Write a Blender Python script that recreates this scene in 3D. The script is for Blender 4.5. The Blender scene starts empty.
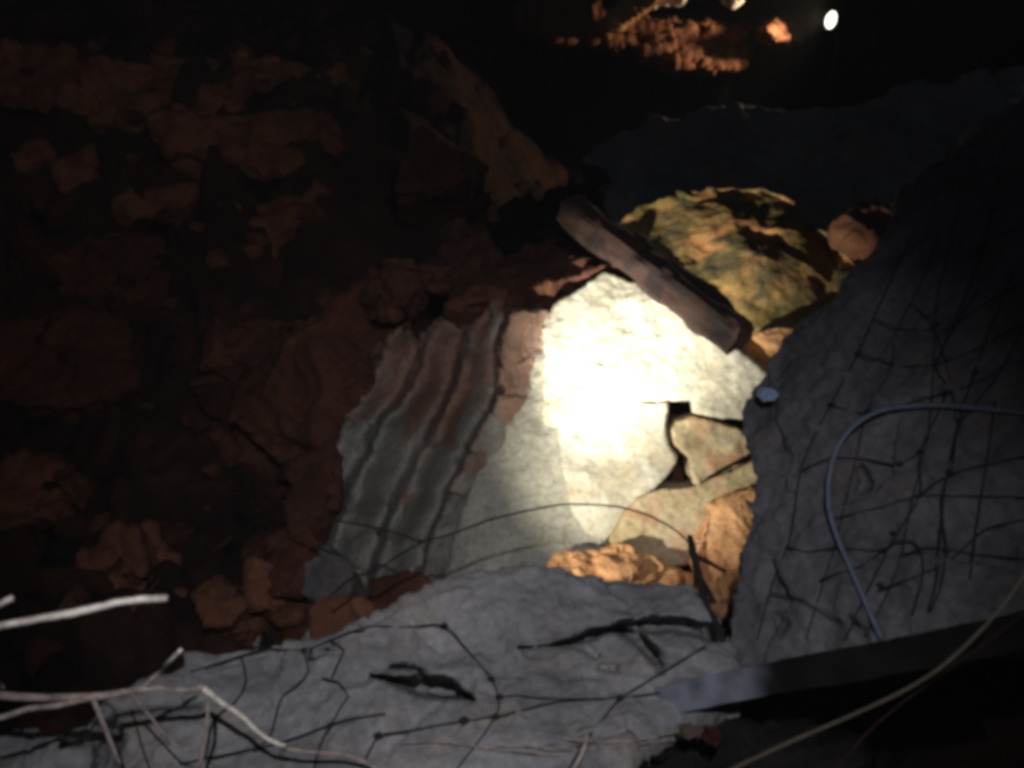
import bpy, bmesh, math, random
import numpy as np
from mathutils import Vector, Matrix

random.seed(7)
R = math.radians
scene = bpy.context.scene
col = scene.collection

# ------------------------------------------------------------------ camera
FPX = 788.0
PITCH = 20.0
CAM = Vector((0.0, 0.0, 1.6))
FW = Vector((0, math.cos(R(PITCH)), -math.sin(R(PITCH))))
UP = Vector((0, math.sin(R(PITCH)), math.cos(R(PITCH))))
RT = Vector((1, 0, 0))
cd = bpy.data.cameras.new('camera')
cam = bpy.data.objects.new('camera', cd)
col.objects.link(cam)
cam.location = CAM
cam.rotation_euler = (R(90 - PITCH), 0, 0)
cd.sensor_width = 36.0
cd.lens = 36.0 * FPX / 1024.0
cd.clip_start = 0.05
cd.clip_end = 400
cd.dof.use_dof = True
cd.dof.focus_distance = 3.4
cd.dof.aperture_fstop = 3.2
scene.camera = cam


def P(px, py, d):
    """world point seen at a picture position, d metres in front of the camera"""
    return CAM + FW * d + RT * ((px - 512) / FPX * d) - UP * ((py - 384) / FPX * d)


# ------------------------------------------------------------------ night sky and moon
world = bpy.data.worlds.new('World')
scene.world = world
world.use_nodes = True
wn = world.node_tree
bg = wn.nodes['Background']
sky = wn.nodes.new('ShaderNodeTexSky')
sky.sky_type = 'NISHITA'
sky.sun_disc = False
sky.sun_elevation = R(35)
sky.sun_rotation = R(200)
wn.links.new(sky.outputs[0], bg.inputs[0])
bg.inputs[1].default_value = 0.0024

sl = bpy.data.lights.new('moon', 'SUN')
sl.energy = 0.002
sl.angle = R(0.5)
sl.color = (1.0, 0.95, 0.9)
moon = bpy.data.objects.new('moon', sl)
col.objects.link(moon)
moon.rotation_euler = (R(55), 0, R(20))

# ------------------------------------------------------------------ hidden torch and added fill lights
TORCH = P(482, 583, 2.66)
TARGET = P(642, 318, 3.85)


def spot(name, loc, target, energy, cone, blend, color, radius):
    l = bpy.data.lights.new(name, 'SPOT')
    l.energy = energy
    l.spot_size = R(cone)
    l.spot_blend = blend
    l.color = color
    l.shadow_soft_size = radius
    o = bpy.data.objects.new(name, l)
    col.objects.link(o)
    o.location = loc
    o.rotation_euler = (target - loc).to_track_quat('-Z', 'Y').to_euler()
    return o


spot('torch_beam', TORCH, TARGET, 390.0, 45, 1.0, (1.0, 0.96, 0.82), 0.018)
spot('torch_spill', TORCH, P(665, 410, 3.6), 110.0, 82, 1.0, (1.0, 0.93, 0.76), 0.018)
# weak cool fill light added above the camera for the near rocks
FILL_POS = CAM + Vector((0.05, -0.25, 0.8))
spot('near_fill', FILL_POS, P(480, 570, 2.4), 165, 64, 1.0, (0.95, 0.94, 1.0), 0.02)
spot('bank_fill', FILL_POS + Vector((0.7, -0.3, 0.2)), P(70, 100, 4.5), 115, 54, 1.0, (1.0, 0.86, 0.80), 0.02)  # unseen warm fill, added to brighten the left bank

vs = scene.view_settings
vs.view_transform = 'Standard'
vs.look = 'None'
vs.exposure = 0.0
vs.gamma = 1.0
scene.cycles.filter_width = 4.4
scene.cycles.max_bounces = 4
scene.cycles.diffuse_bounces = 3
scene.cycles.glossy_bounces = 1
scene.cycles.use_denoising = True
scene.cycles.use_adaptive_sampling = True
scene.cycles.adaptive_threshold = 0.02


# ------------------------------------------------------------------ numpy noise
def _hash(ix, iy, iz, seed):
    h = (ix.astype(np.int64) * 374761393 + iy.astype(np.int64) * 668265263
         + iz.astype(np.int64) * 2147483647 + seed * 1274126177) & 0xffffffff
    h = ((h ^ (h >> 13)) * 1274126177) & 0xffffffff
    h = ((h ^ (h >> 16)) * 2246822519) & 0xffffffff
    return ((h ^ (h >> 15)) & 0xffffff) / float(0xffffff)


def vnoise(p, seed=0):
    i = np.floor(p)
    f = p - i
    u = f * f * f * (f * (f * 6 - 15) + 10)
    i = i.astype(np.int64)
    r = 0
    for dx in (0, 1):
        for dy in (0, 1):
            for dz in (0, 1):
                w = (u[:, 0] if dx else 1 - u[:, 0]) * (u[:, 1] if dy else 1 - u[:, 1]) * (u[:, 2] if dz else 1 - u[:, 2])
                r = r + w * _hash(i[:, 0] + dx, i[:, 1] + dy, i[:, 2] + dz, seed)
    return r * 2 - 1


ROT = np.array(Matrix.Rotation(0.6, 3, 'X') @ Matrix.Rotation(0.9, 3, 'Y') @ Matrix.Rotation(0.4, 3, 'Z'))


def fbm(p, freq, octaves, seed=0, ridged=False):
    r = np.zeros(len(p))
    a = 1.0
    q = p * freq
    for k in range(octaves):
        n = vnoise(q, seed + k)
        r += a * ((1 - 2 * np.abs(n)) if ridged else n)
        a *= 0.5
        q = (q @ ROT.T) * 2.03 + 17.3
    return r


def facets(p, freq, seed=0):
    """planar facets: every cell tilts its own way, like broken rock"""
    q = p * freq
    i = np.floor(q).astype(np.int64)
    best = np.full(len(p), 1e9)
    val = np.zeros(len(p))
    for dx in (-1, 0, 1):
        for dy in (-1, 0, 1):
            for dz in (-1, 0, 1):
                c = i + np.array([dx, dy, dz])
                j = np.stack([_hash(c[:, 0], c[:, 1], c[:, 2], seed + s) for s in (0, 1, 2)], 1)
                d = q - (c + j)
                dd = (d * d).sum(1)
                t = np.stack([_hash(c[:, 0], c[:, 1], c[:, 2], seed + s) for s in (3, 4, 5)], 1) - 0.5
                off = _hash(c[:, 0], c[:, 1], c[:, 2], seed + 6) - 0.5
                v = off + (d * t).sum(1) * 1.6
                m = dd < best
                best = np.where(m, dd, best)
                val = np.where(m, v, val)
    return val


# ------------------------------------------------------------------ materials
def nt(name, rough=0.85):
    m = bpy.data.materials.new(name)
    m.use_nodes = True
    t = m.node_tree
    b = t.nodes['Principled BSDF']
    b.inputs['Roughness'].default_value = rough
    return m, t, b


def rock_mat(name, c1, c2, c3, scale=3.0, bump=0.6, patch=None, patch_amt=0.55, rough=0.85, speck=0.3, bumpdist=0.02, zbias=None):
    m, t, b = nt(name, rough)
    N = t.nodes.new
    L = t.links.new
    tc = N('ShaderNodeTexCoord')
    n1 = N('ShaderNodeTexNoise')
    n1.inputs['Scale'].default_value = scale
    n1.inputs['Detail'].default_value = 5
    n1.inputs['Roughness'].default_value = 0.62
    n1.inputs['Distortion'].default_value = 0.6
    L(tc.outputs['Object'], n1.inputs['Vector'])
    r1 = N('ShaderNodeValToRGB')
    e = r1.color_ramp.elements
    e[0].position = 0.32
    e[0].color = (*c1, 1)
    e[1].position = 0.68
    e[1].color = (*c3, 1)
    x = e.new(0.5)
    x.color = (*c2, 1)
    L(n1.outputs['Fac'], r1.inputs['Fac'])
    out = r1.outputs['Color']
    if patch:
        n2 = N('ShaderNodeTexNoise')
        n2.inputs['Scale'].default_value = scale * 1.3
        n2.inputs['Detail'].default_value = 5
        n2.inputs['Distortion'].default_value = 1.2
        mp = N('ShaderNodeMapping')
        mp.inputs['Location'].default_value = (3.1, 7.7, 1.9)
        L(tc.outputs['Object'], mp.inputs['Vector'])
        L(mp.outputs['Vector'], n2.inputs['Vector'])
        r2 = N('ShaderNodeValToRGB')
        r2.color_ramp.elements[0].position = 1 - patch_amt - 0.04
        r2.color_ramp.elements[1].position = 1 - patch_amt + 0.12
        if zbias:      # iron stain thickest near the weathered top
            sz = N('ShaderNodeSeparateXYZ')
            L(tc.outputs['Object'], sz.inputs[0])
            mz = N('ShaderNodeMapRange')
            mz.inputs['From Min'].default_value = zbias[0]
            mz.inputs['From Max'].default_value = zbias[1]
            mz.inputs['To Max'].default_value = zbias[2]
            L(sz.outputs['Z'], mz.inputs['Value'])
            az = N('ShaderNodeMath')
            az.operation = 'ADD'
            L(n2.outputs['Fac'], az.inputs[0])
            L(mz.outputs['Result'], az.inputs[1])
            L(az.outputs[0], r2.inputs['Fac'])
        else:
            L(n2.outputs['Fac'], r2.inputs['Fac'])
        mx = N('ShaderNodeMix')
        mx.data_type = 'RGBA'
        L(r2.outputs['Color'], mx.inputs['Factor'])
        L(out, mx.inputs['A'])
        mx.inputs['B'].default_value = (*patch, 1)
        out = mx.outputs['Result']
    # fine grain
    n3 = N('ShaderNodeTexNoise')
    n3.inputs['Scale'].default_value = 42
    n3.inputs['Detail'].default_value = 4
    n3.inputs['Roughness'].default_value = 0.7
    L(tc.outputs['Object'], n3.inputs['Vector'])
    mr = N('ShaderNodeMapRange')
    mr.inputs['From Min'].default_value = 0.25
    mr.inputs['From Max'].default_value = 0.75
    mr.inputs['To Min'].default_value = 0.62
    mr.inputs['To Max'].default_value = 1.3
    L(n3.outputs['Fac'], mr.inputs['Value'])
    mm = N('ShaderNodeMix')
    mm.data_type = 'RGBA'
    mm.blend_type = 'MULTIPLY'
    mm.inputs['Factor'].default_value = 1
    L(out, mm.inputs['A'])
    L(mr.outputs['Result'], mm.inputs['B'])
    L(mm.outputs['Result'], b.inputs['Base Color'])
    # bump: broken grain + fine cracks
    v = N('ShaderNodeTexVoronoi')
    v.feature = 'DISTANCE_TO_EDGE'
    v.inputs['Scale'].default_value = 9
    nd = N('ShaderNodeMix')
    nd.data_type = 'RGBA'
    nd.inputs['Factor'].default_value = 0.14
    L(tc.outputs['Object'], nd.inputs['A'])
    L(n1.outputs['Color'], nd.inputs['B'])
    L(nd.outputs['Result'], v.inputs['Vector'])
    vr = N('ShaderNodeMapRange')
    vr.inputs['From Max'].default_value = 0.03
    vr.inputs['To Max'].default_value = 0.12
    L(v.outputs['Distance'], vr.inputs['Value'])
    ad = N('ShaderNodeMath')
    ad.operation = 'ADD'
    L(n3.outputs['Fac'], ad.inputs[0])
    L(vr.outputs['Result'], ad.inputs[1])
    bp = N('ShaderNodeBump')
    bp.inputs['Strength'].default_value = bump
    bp.inputs['Distance'].default_value = bumpdist
    L(ad.outputs[0], bp.inputs['Height'])
    L(bp.outputs['Normal'], b.inputs['Normal'])
    b.inputs['Specular IOR Level'].default_value = speck
    return m


def plain(name, c, rough=0.6, var=0.25, scale=20, metallic=0.0, bump=0.15, stretch=None):
    m, t, b = nt(name, rough)
    N = t.nodes.new
    L = t.links.new
    tc = N('ShaderNodeTexCoord')
    n = N('ShaderNodeTexNoise')
    n.inputs['Scale'].default_value = scale
    n.inputs['Detail'].default_value = 5
    src = tc.outputs['Object']
    if stretch:
        mp = N('ShaderNodeMapping')
        mp.inputs['Scale'].default_value = stretch
        L(src, mp.inputs['Vector'])
        src = mp.outputs['Vector']
    L(src, n.inputs['Vector'])
    r = N('ShaderNodeValToRGB')
    r.color_ramp.elements[0].position = 0.3
    r.color_ramp.elements[1].position = 0.7
    r.color_ramp.elements[0].color = (*[q * (1 - var) for q in c], 1)
    r.color_ramp.elements[1].color = (*[min(1, q * (1 + var)) for q in c], 1)
    L(n.outputs['Fac'], r.inputs['Fac'])
    L(r.outputs['Color'], b.inputs['Base Color'])
    b.inputs['Metallic'].default_value = metallic
    b.inputs['Specular IOR Level'].default_value = 0.15
    bp = N('ShaderNodeBump')
    bp.inputs['Strength'].default_value = bump
    bp.inputs['Distance'].default_value = 0.005
    L(n.outputs['Fac'], bp.inputs['Height'])
    L(bp.outputs['Normal'], b.inputs['Normal'])
    return m


M = {}
M['grey'] = rock_mat('grey_limestone', (0.15, 0.145, 0.15), (0.24, 0.235, 0.24), (0.34, 0.33, 0.32), 2.6, 0.45,
                     patch=(0.27, 0.235, 0.20), patch_amt=0.42)
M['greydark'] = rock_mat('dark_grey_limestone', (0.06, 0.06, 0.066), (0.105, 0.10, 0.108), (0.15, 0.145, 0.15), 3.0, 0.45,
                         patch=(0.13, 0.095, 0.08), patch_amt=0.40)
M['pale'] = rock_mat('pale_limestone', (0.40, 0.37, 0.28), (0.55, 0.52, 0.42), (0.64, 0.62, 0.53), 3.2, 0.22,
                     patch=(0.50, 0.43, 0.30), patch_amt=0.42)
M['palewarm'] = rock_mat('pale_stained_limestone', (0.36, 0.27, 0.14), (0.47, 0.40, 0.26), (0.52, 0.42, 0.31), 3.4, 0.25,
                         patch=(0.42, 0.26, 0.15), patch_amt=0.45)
M['bed'] = rock_mat('bedded_limestone', (0.20, 0.20, 0.19), (0.29, 0.282, 0.25), (0.38, 0.35, 0.30), 2.8, 0.5,
                    patch=(0.27, 0.165, 0.125), patch_amt=0.34, zbias=(1.12, 1.5, 0.28))
M['bedred'] = rock_mat('rusty_bedded_limestone', (0.10, 0.096, 0.10), (0.14, 0.125, 0.12), (0.24, 0.15, 0.12), 3.2, 0.5,
                       patch=(0.10, 0.10, 0.11), patch_amt=0.42)
M['slab'] = rock_mat('grey_cream_limestone', (0.30, 0.295, 0.25), (0.42, 0.41, 0.34), (0.50, 0.48, 0.40), 2.8, 0.45,
                     patch=(0.40, 0.34, 0.26), patch_amt=0.36)
M['bedmid'] = rock_mat('dull_bedded_limestone', (0.17, 0.165, 0.155), (0.25, 0.23, 0.205), (0.33, 0.24, 0.20), 3.2, 0.5,
                       patch=(0.18, 0.175, 0.17), patch_amt=0.42)
M['ochre'] = rock_mat('ochre_lichen_rock', (0.085, 0.085, 0.032), (0.22, 0.14, 0.045), (0.50, 0.215, 0.085), 3.4, 0.4,
                      patch=(0.065, 0.055, 0.028), patch_amt=0.44)
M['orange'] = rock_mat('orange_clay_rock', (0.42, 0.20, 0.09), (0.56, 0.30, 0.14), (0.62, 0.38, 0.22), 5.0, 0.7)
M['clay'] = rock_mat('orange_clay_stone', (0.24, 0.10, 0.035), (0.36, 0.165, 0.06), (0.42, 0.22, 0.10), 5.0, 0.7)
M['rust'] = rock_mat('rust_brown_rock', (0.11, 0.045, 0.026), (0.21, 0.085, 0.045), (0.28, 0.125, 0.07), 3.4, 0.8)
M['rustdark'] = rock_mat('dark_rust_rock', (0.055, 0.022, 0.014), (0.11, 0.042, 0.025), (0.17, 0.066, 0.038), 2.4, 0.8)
M['ground'] = rock_mat('rubble_ground', (0.02, 0.010, 0.008), (0.06, 0.026, 0.017), (0.12, 0.048, 0.029), 1.6, 0.8,
                       patch=(0.012, 0.010, 0.010), patch_amt=0.45, bumpdist=0.05)  # dark soil colour paints in the shadow pockets between the stones
M['black'] = rock_mat('black_rock', (0.008, 0.007, 0.007), (0.014, 0.012, 0.012), (0.025, 0.022, 0.02), 3.0, 0.5, speck=0.04, rough=1.0)  # near-black and fully rough, for the dark rocks
M['slate'] = rock_mat('dark_slate_rock', (0.045, 0.045, 0.05), (0.08, 0.078, 0.085), (0.12, 0.115, 0.12), 2.6, 0.5, speck=0.1)
M['net'] = plain('black_net_cord', (0.022, 0.021, 0.024), 0.8)
M['rope'] = plain('dark_root', (0.022, 0.019, 0.018), 0.8, 0.4)
M['twig'] = plain('dry_straw_twig', (0.66, 0.60, 0.52), 0.7, 0.45, 45, bump=0.5)
M['twig2'] = plain('brown_twig', (0.32, 0.26, 0.23), 0.75, 0.5, 45)
M['hose'] = plain('blue_grey_hose', (0.115, 0.14, 0.19), 0.5, 0.15, 40)
M['pipe'] = plain('grey_blue_plastic', (0.20, 0.22, 0.27), 0.6, 0.12, 9)
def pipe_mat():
    m, t, b = nt('dirty_board_painted_shade', 0.9)
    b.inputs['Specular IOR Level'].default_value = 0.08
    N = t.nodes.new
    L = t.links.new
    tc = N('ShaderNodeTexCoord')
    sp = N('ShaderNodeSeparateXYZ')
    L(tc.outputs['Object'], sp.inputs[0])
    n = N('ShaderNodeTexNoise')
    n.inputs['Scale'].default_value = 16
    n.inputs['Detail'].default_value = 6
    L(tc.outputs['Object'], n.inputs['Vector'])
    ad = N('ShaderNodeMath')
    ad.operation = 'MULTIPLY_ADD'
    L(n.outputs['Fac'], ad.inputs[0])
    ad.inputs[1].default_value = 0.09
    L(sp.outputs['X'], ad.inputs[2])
    mr = N('ShaderNodeMapRange')  # painted shadow edge: board colour drops to near black along its length
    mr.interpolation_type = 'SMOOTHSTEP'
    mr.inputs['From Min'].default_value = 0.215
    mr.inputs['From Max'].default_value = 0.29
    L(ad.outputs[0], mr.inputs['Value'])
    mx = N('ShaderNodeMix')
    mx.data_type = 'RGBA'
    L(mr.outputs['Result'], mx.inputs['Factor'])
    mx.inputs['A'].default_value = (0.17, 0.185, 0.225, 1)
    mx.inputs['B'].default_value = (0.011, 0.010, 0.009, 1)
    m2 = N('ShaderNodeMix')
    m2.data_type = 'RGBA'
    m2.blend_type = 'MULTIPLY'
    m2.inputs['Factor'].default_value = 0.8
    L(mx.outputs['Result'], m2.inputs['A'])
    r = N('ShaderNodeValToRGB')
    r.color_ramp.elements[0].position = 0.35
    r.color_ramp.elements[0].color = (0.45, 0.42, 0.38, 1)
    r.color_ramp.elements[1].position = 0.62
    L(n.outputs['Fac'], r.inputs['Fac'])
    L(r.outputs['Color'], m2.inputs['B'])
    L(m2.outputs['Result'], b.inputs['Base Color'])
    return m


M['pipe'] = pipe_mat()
M['pipedark'] = plain('dull_brown_plastic', (0.030, 0.026, 0.022), 0.7, 0.4, 9)
M['wire'] = plain('dull_wire', (0.08, 0.064, 0.045), 0.8, 0.2, 40)
M['wirered'] = plain('rust_wire', (0.02, 0.009, 0.007), 0.9, 0.2, 40)
M['blue'] = plain('pale_blue', (0.22, 0.29, 0.44), 0.5, 0.2, 30)  # pale blue tone with slight noise, for the small chip
M['red'] = plain('dull_red_plastic', (0.04, 0.009, 0.008), 0.5, 0.2, 30)
M['metal'] = plain('dark_lamp_metal', (0.04, 0.04, 0.045), 0.4, 0.2, 30, metallic=0.6)
M['white'] = rock_mat('white_lit_stone', (0.55, 0.52, 0.47), (0.66, 0.63, 0.58), (0.72, 0.70, 0.66), 5, 0.5)


def wood_mat():
    m, t, b = nt('weathered_timber', 0.8)
    N = t.nodes.new
    L = t.links.new
    tc = N('ShaderNodeTexCoord')
    mp = N('ShaderNodeMapping')
    mp.inputs['Scale'].default_value = (1.5, 22, 22)
    L(tc.outputs['Object'], mp.inputs['Vector'])
    n = N('ShaderNodeTexNoise')
    n.inputs['Scale'].default_value = 2
    n.inputs['Detail'].default_value = 6
    L(mp.outputs['Vector'], n.inputs['Vector'])
    n2 = N('ShaderNodeTexNoise')
    n2.inputs['Scale'].default_value = 8
    n2.inputs['Detail'].default_value = 5
    L(tc.outputs['Object'], n2.inputs['Vector'])
    r = N('ShaderNodeValToRGB')
    r.color_ramp.elements[0].position = 0.3
    r.color_ramp.elements[0].color = (0.032, 0.015, 0.011, 1)
    r.color_ramp.elements[1].position = 0.72
    r.color_ramp.elements[1].color = (0.062, 0.029, 0.021, 1)
    L(n.outputs['Fac'], r.inputs['Fac'])
    r2 = N('ShaderNodeValToRGB')
    r2.color_ramp.elements[0].position = 0.46
    r2.color_ramp.elements[1].position = 0.54
    L(n2.outputs['Fac'], r2.inputs['Fac'])
    mx = N('ShaderNodeMix')
    mx.data_type = 'RGBA'
    L(r2.outputs['Color'], mx.inputs['Factor'])
    mx.inputs['A'].default_value = (0.018, 0.008, 0.007, 1)
    L(r.outputs['Color'], mx.inputs['B'])
    L(mx.outputs['Result'], b.inputs['Base Color'])
    bp = N('ShaderNodeBump')
    bp.inputs['Strength'].default_value = 0.7
    bp.inputs['Distance'].default_value = 0.008
    L(n.outputs['Fac'], bp.inputs['Height'])
    L(bp.outputs['Normal'], b.inputs['Normal'])
    return m


M['wood'] = wood_mat()


# ------------------------------------------------------------------ object helpers
def tag(o, label=None, cat=None, group=None, kind=None):
    if label:
        o['label'] = label
    if cat:
        o['category'] = cat
    if group:
        o['group'] = group
    if kind:
        o['kind'] = kind
    return o


def link_mesh(name, verts, faces, mat, parent=None, smooth=True, base=None):
    """one mesh object, its origin at its base (or at its parent's origin)"""
    v = np.asarray(verts, dtype=float)
    if parent is not None:
        org = np.array(parent.location)
    elif base is not None:
        org = np.array(base)
    else:
        lo, hi = v.min(0), v.max(0)
        org = np.array([(lo[0] + hi[0]) / 2, (lo[1] + hi[1]) / 2, lo[2]])
    me = bpy.data.meshes.new(name)
    me.from_pydata((v - org).tolist(), [], [list(f) for f in faces])
    me.materials.append(mat)
    if smooth:
        me.polygons.foreach_set('use_smooth', np.ones(len(me.polygons), dtype=bool))
    me.update()
    o = bpy.data.objects.new(name, me)
    col.objects.link(o)
    if parent is not None:
        o.parent = parent
    else:
        o.location = org
    return o


def empty(name, loc):
    o = bpy.data.objects.new(name, None)
    col.objects.link(o)
    o.location = loc
    o.empty_display_size = 0.1
    return o


def plane_depth(ctrl):
    A = np.array([[p[0], p[1], 1.0] for p in ctrl])
    b = np.array([1.0 / p[2] for p in ctrl])
    s = np.linalg.lstsq(A, b, rcond=None)[0]
    return lambda px, py: 1.0 / (s[0] * px + s[1] * py + s[2])


def prism(outline, ctrl, ext, shrink=0.0):
    """outline on an inclined plane through ctrl, pushed back by ext"""
    dep = plane_depth(ctrl)
    fr = [P(x, y, dep(x, y)) for x, y in outline]
    c = sum(fr, Vector()) / len(fr)
    bk = [p + (c - p) * shrink + Vector(ext) for p in fr]
    return fr, bk


def to_px(v):
    r = v - np.array(CAM)
    d = r @ np.array(FW)
    x = r @ np.array(RT) / d * FPX + 512
    y = -(r @ np.array(UP)) / d * FPX + 384
    return x, y


def seg_dist(x, y, pts):
    best = np.full(len(x), 1e9)
    wid = np.zeros(len(x))
    for (x0, y0, w0), (x1, y1, w1) in zip(pts[:-1], pts[1:]):
        dx, dy = x1 - x0, y1 - y0
        t = np.clip(((x - x0) * dx + (y - y0) * dy) / (dx * dx + dy * dy + 1e-9), 0, 1)
        d = np.hypot(x - x0 - t * dx, y - y0 - t * dy)
        m = d < best
        best = np.where(m, d, best)
        wid = np.where(m, w0 + t * (w1 - w0), wid)
    return best, wid


def rock(name, prisms, mat, voxel=0.012, big=(2.0, 0.05), mid=(7.0, 0.02), fac=(5.0, 0.05), fine=(26.0, 0.006),
         cracks=(), seed=1, parent=None, strata=None, ridge=None, label=None, cat=None, group=None, kind=None):
    bm = bmesh.new()
    for fr, bk in prisms:
        a = [bm.verts.new(p) for p in fr]
        b = [bm.verts.new(p) for p in bk]
        n = len(a)
        bm.faces.new(a)
        bm.faces.new(b[::-1])
        for i in range(n):
            bm.faces.new((a[i], b[i], b[(i + 1) % n], a[(i + 1) % n]))
    bmesh.ops.triangulate(bm, faces=bm.faces[:])
    bmesh.ops.recalc_face_normals(bm, faces=bm.faces[:])
    me = bpy.data.meshes.new('temporary')
    bm.to_mesh(me)
    bm.free()
    tmp = bpy.data.objects.new('temporary', me)
    col.objects.link(tmp)
    md = tmp.modifiers.new('remesh', 'REMESH')
    md.mode = 'VOXEL'
    md.voxel_size = voxel
    dg = bpy.context.evaluated_depsgraph_get()
    ev = tmp.evaluated_get(dg)
    m2 = bpy.data.meshes.new_from_object(ev)
    bpy.data.objects.remove(tmp)
    bpy.data.meshes.remove(me)
    n = len(m2.vertices)
    v = np.empty(n * 3)
    m2.vertices.foreach_get('co', v)
    v = v.reshape(-1, 3)
    nr = np.empty(n * 3)
    m2.vertex_normals.foreach_get('vector', nr)
    nr = nr.reshape(-1, 3)
    d = big[1] * fbm(v, big[0], 2, seed) + mid[1] * fbm(v, mid[0], 3, seed + 10, True)
    if fac[1]:
        w = v + 0.03 * np.stack([vnoise(v * 6, seed + s) for s in (31, 32, 33)], 1)
        d += fac[1] * facets(w, fac[0], seed + 40)
    d += fine[1] * fbm(v, fine[0], 3, seed + 20)
    if strata:
        f, amp, ax = strata
        s = v @ np.array(ax) * f + 0.8 * vnoise(v * 2.3, seed + 50)
        k = np.floor(s)
        d += amp * (_hash(k.astype(np.int64), k.astype(np.int64) * 0, k.astype(np.int64) * 0, seed) - 0.5)
    v2 = v + nr * d[:, None]
    if ridge:
        rows, lines, amp = ridge
        x, y = to_px(v)
        x = x + 5 * vnoise(v * 2.2, seed + 60) + 1.2 * vnoise(v * 11, seed + 61)
        xs = [np.interp(y, rows, l[1]) for l in lines]
        val = np.where(x > xs[0], lines[0][0], lines[-1][0]).astype(float)
        for k in range(len(lines) - 1):
            t = np.clip((xs[k] - x) / (xs[k] - xs[k + 1] + 1e-6), 0, 1)
            t = t * t * (3 - 2 * t)
            m = (x <= xs[k]) & (x > xs[k + 1])
            val = np.where(m, lines[k][0] + (lines[k + 1][0] - lines[k][0]) * t, val)
        view = v - np.array(CAM)
        view /= np.linalg.norm(view, axis=1)[:, None]
        front = np.clip(-(nr * view).sum(1) * 3, 0, 1)
        val = val * np.clip(0.95 + 0.5 * vnoise(v * 3.1, seed + 64) + 0.22 * vnoise(v * 9, seed + 65), 0.3, 1.5)
        v2 = v2 - view * (val * amp * front)[:, None]
    if cracks:
        x, y = to_px(v2)
        view = v2 - np.array(CAM)
        view /= np.linalg.norm(view, axis=1)[:, None]
        front = np.clip(-(nr * view).sum(1) * 3, 0, 1)
        for pts, depth in cracks:
            wob = 2.2 * vnoise(v * 22, seed + 70) + 2.0 * vnoise(v * 9, seed + 71)
            dist, wid = seg_dist(x, y, pts)
            t = np.clip(1 - (dist + wob) / (wid + 1e-6) + 0.35, 0, 1)
            t = np.clip(t * 1.7, 0, 1)
            t = t * t * (3 - 2 * t)
            v2 = v2 + view * (t * depth * front)[:, None]
    np_faces = len(m2.polygons)
    lt = np.empty(np_faces, dtype=np.int32)
    m2.polygons.foreach_get('loop_total', lt)
    lv = np.empty(len(m2.loops), dtype=np.int32)
    m2.loops.foreach_get('vertex_index', lv)
    faces = np.split(lv, np.cumsum(lt)[:-1])
    bpy.data.meshes.remove(m2)
    o = link_mesh(name, v2, [f.tolist() for f in faces], mat, parent)
    tag(o, label, cat, group, kind)
    return o


def tube(name, pts, radii, mat, parent=None, sides=7, sub=5, jitter=0.0, base=None, cap=True):
    """smooth tapering tube through points"""
    pts = [Vector(p) for p in pts]
    if not hasattr(radii, '__len__'):
        radii = [radii] * len(pts)
    pp, rr = [], []
    n = len(pts)
    for i in range(n - 1):
        p0 = pts[max(i - 1, 0)]
        p1, p2 = pts[i], pts[i + 1]
        p3 = pts[min(i + 2, n - 1)]
        for k in range(sub):
            t = k / sub
            q = 0.5 * ((2 * p1) + (p2 - p0) * t + (2 * p0 - 5 * p1 + 4 * p2 - p3) * t * t + (3 * p1 - p0 - 3 * p2 + p3) * t ** 3)
            if jitter and (i or k):
                q = q + Vector([random.uniform(-1, 1) * jitter for _ in range(3)])
            pp.append(q)
            rr.append(radii[i] + (radii[i + 1] - radii[i]) * t)
    pp.append(pts[-1])
    rr.append(radii[-1])
    V, F = [], []
    ref = Vector((0.13, 0.31, 0.94)).normalized()
    for i, p in enumerate(pp):
        t = (pp[min(i + 1, len(pp) - 1)] - pp[max(i - 1, 0)])
        t = t.normalized() if t.length > 1e-9 else Vector((1, 0, 0))
        a = t.cross(ref)
        if a.length < 1e-3:
            a = t.cross(Vector((1, 0, 0)))
        a.normalize()
        b = t.cross(a)
        for k in range(sides):
            an = 2 * math.pi * k / sides
            V.append(p + (a * math.cos(an) + b * math.sin(an)) * rr[i])
    m = len(pp)
    for i in range(m - 1):
        for k in range(sides):
            k2 = (k + 1) % sides
            F.append((i * sides + k, i * sides + k2, (i + 1) * sides + k2, (i + 1) * sides + k))
    if cap:
        F.append(tuple(range(sides))[::-1])
        F.append(tuple((m - 1) * sides + k for k in range(sides)))
    return link_mesh(name, [tuple(p) for p in V], F, mat, parent, base=base)


# ================================================================== THE SETTING
def ground_z(x, y):
    base = np.interp(y, [-200, 0.0, 2.6, 3.4, 4.3, 5.3, 7.0, 9.0, 11.0, 13, 220],
                     [-1.2, -1.1, -0.98, -0.92, -0.62, 0.30, 1.62, 2.35, 3.6, 6.0, 9.0])
    # the bank is lower and farther on the right, behind the ochre rock
    right = np.clip((x + 0.9) / 1.9, 0, 1)
    right = right * right * (3 - 2 * right)
    base2 = np.interp(y, [-200, 2.6, 3.3, 5.0, 6.5, 9.0, 11.0, 13, 220],
                      [-1.2, -0.98, -0.92, -0.6, -0.3, 0.4, 1.4, 5.0, 9.0])
    return base * (1 - right) + base2 * right


def ground_full(x, y):
    p = np.stack([x, y, np.zeros_like(x)], 1)
    near = np.clip((y - 2.2) / 1.0, 0, 1)
    z = ground_z(x, y)
    z = z + near * (0.16 * fbm(p, 0.9, 3, 5) + 0.07 * fbm(p, 3.2, 3, 8, True) + 0.30 * facets(p, 1.5, 12) + 0.10 * facets(p, 3.1, 14))
    return z


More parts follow.
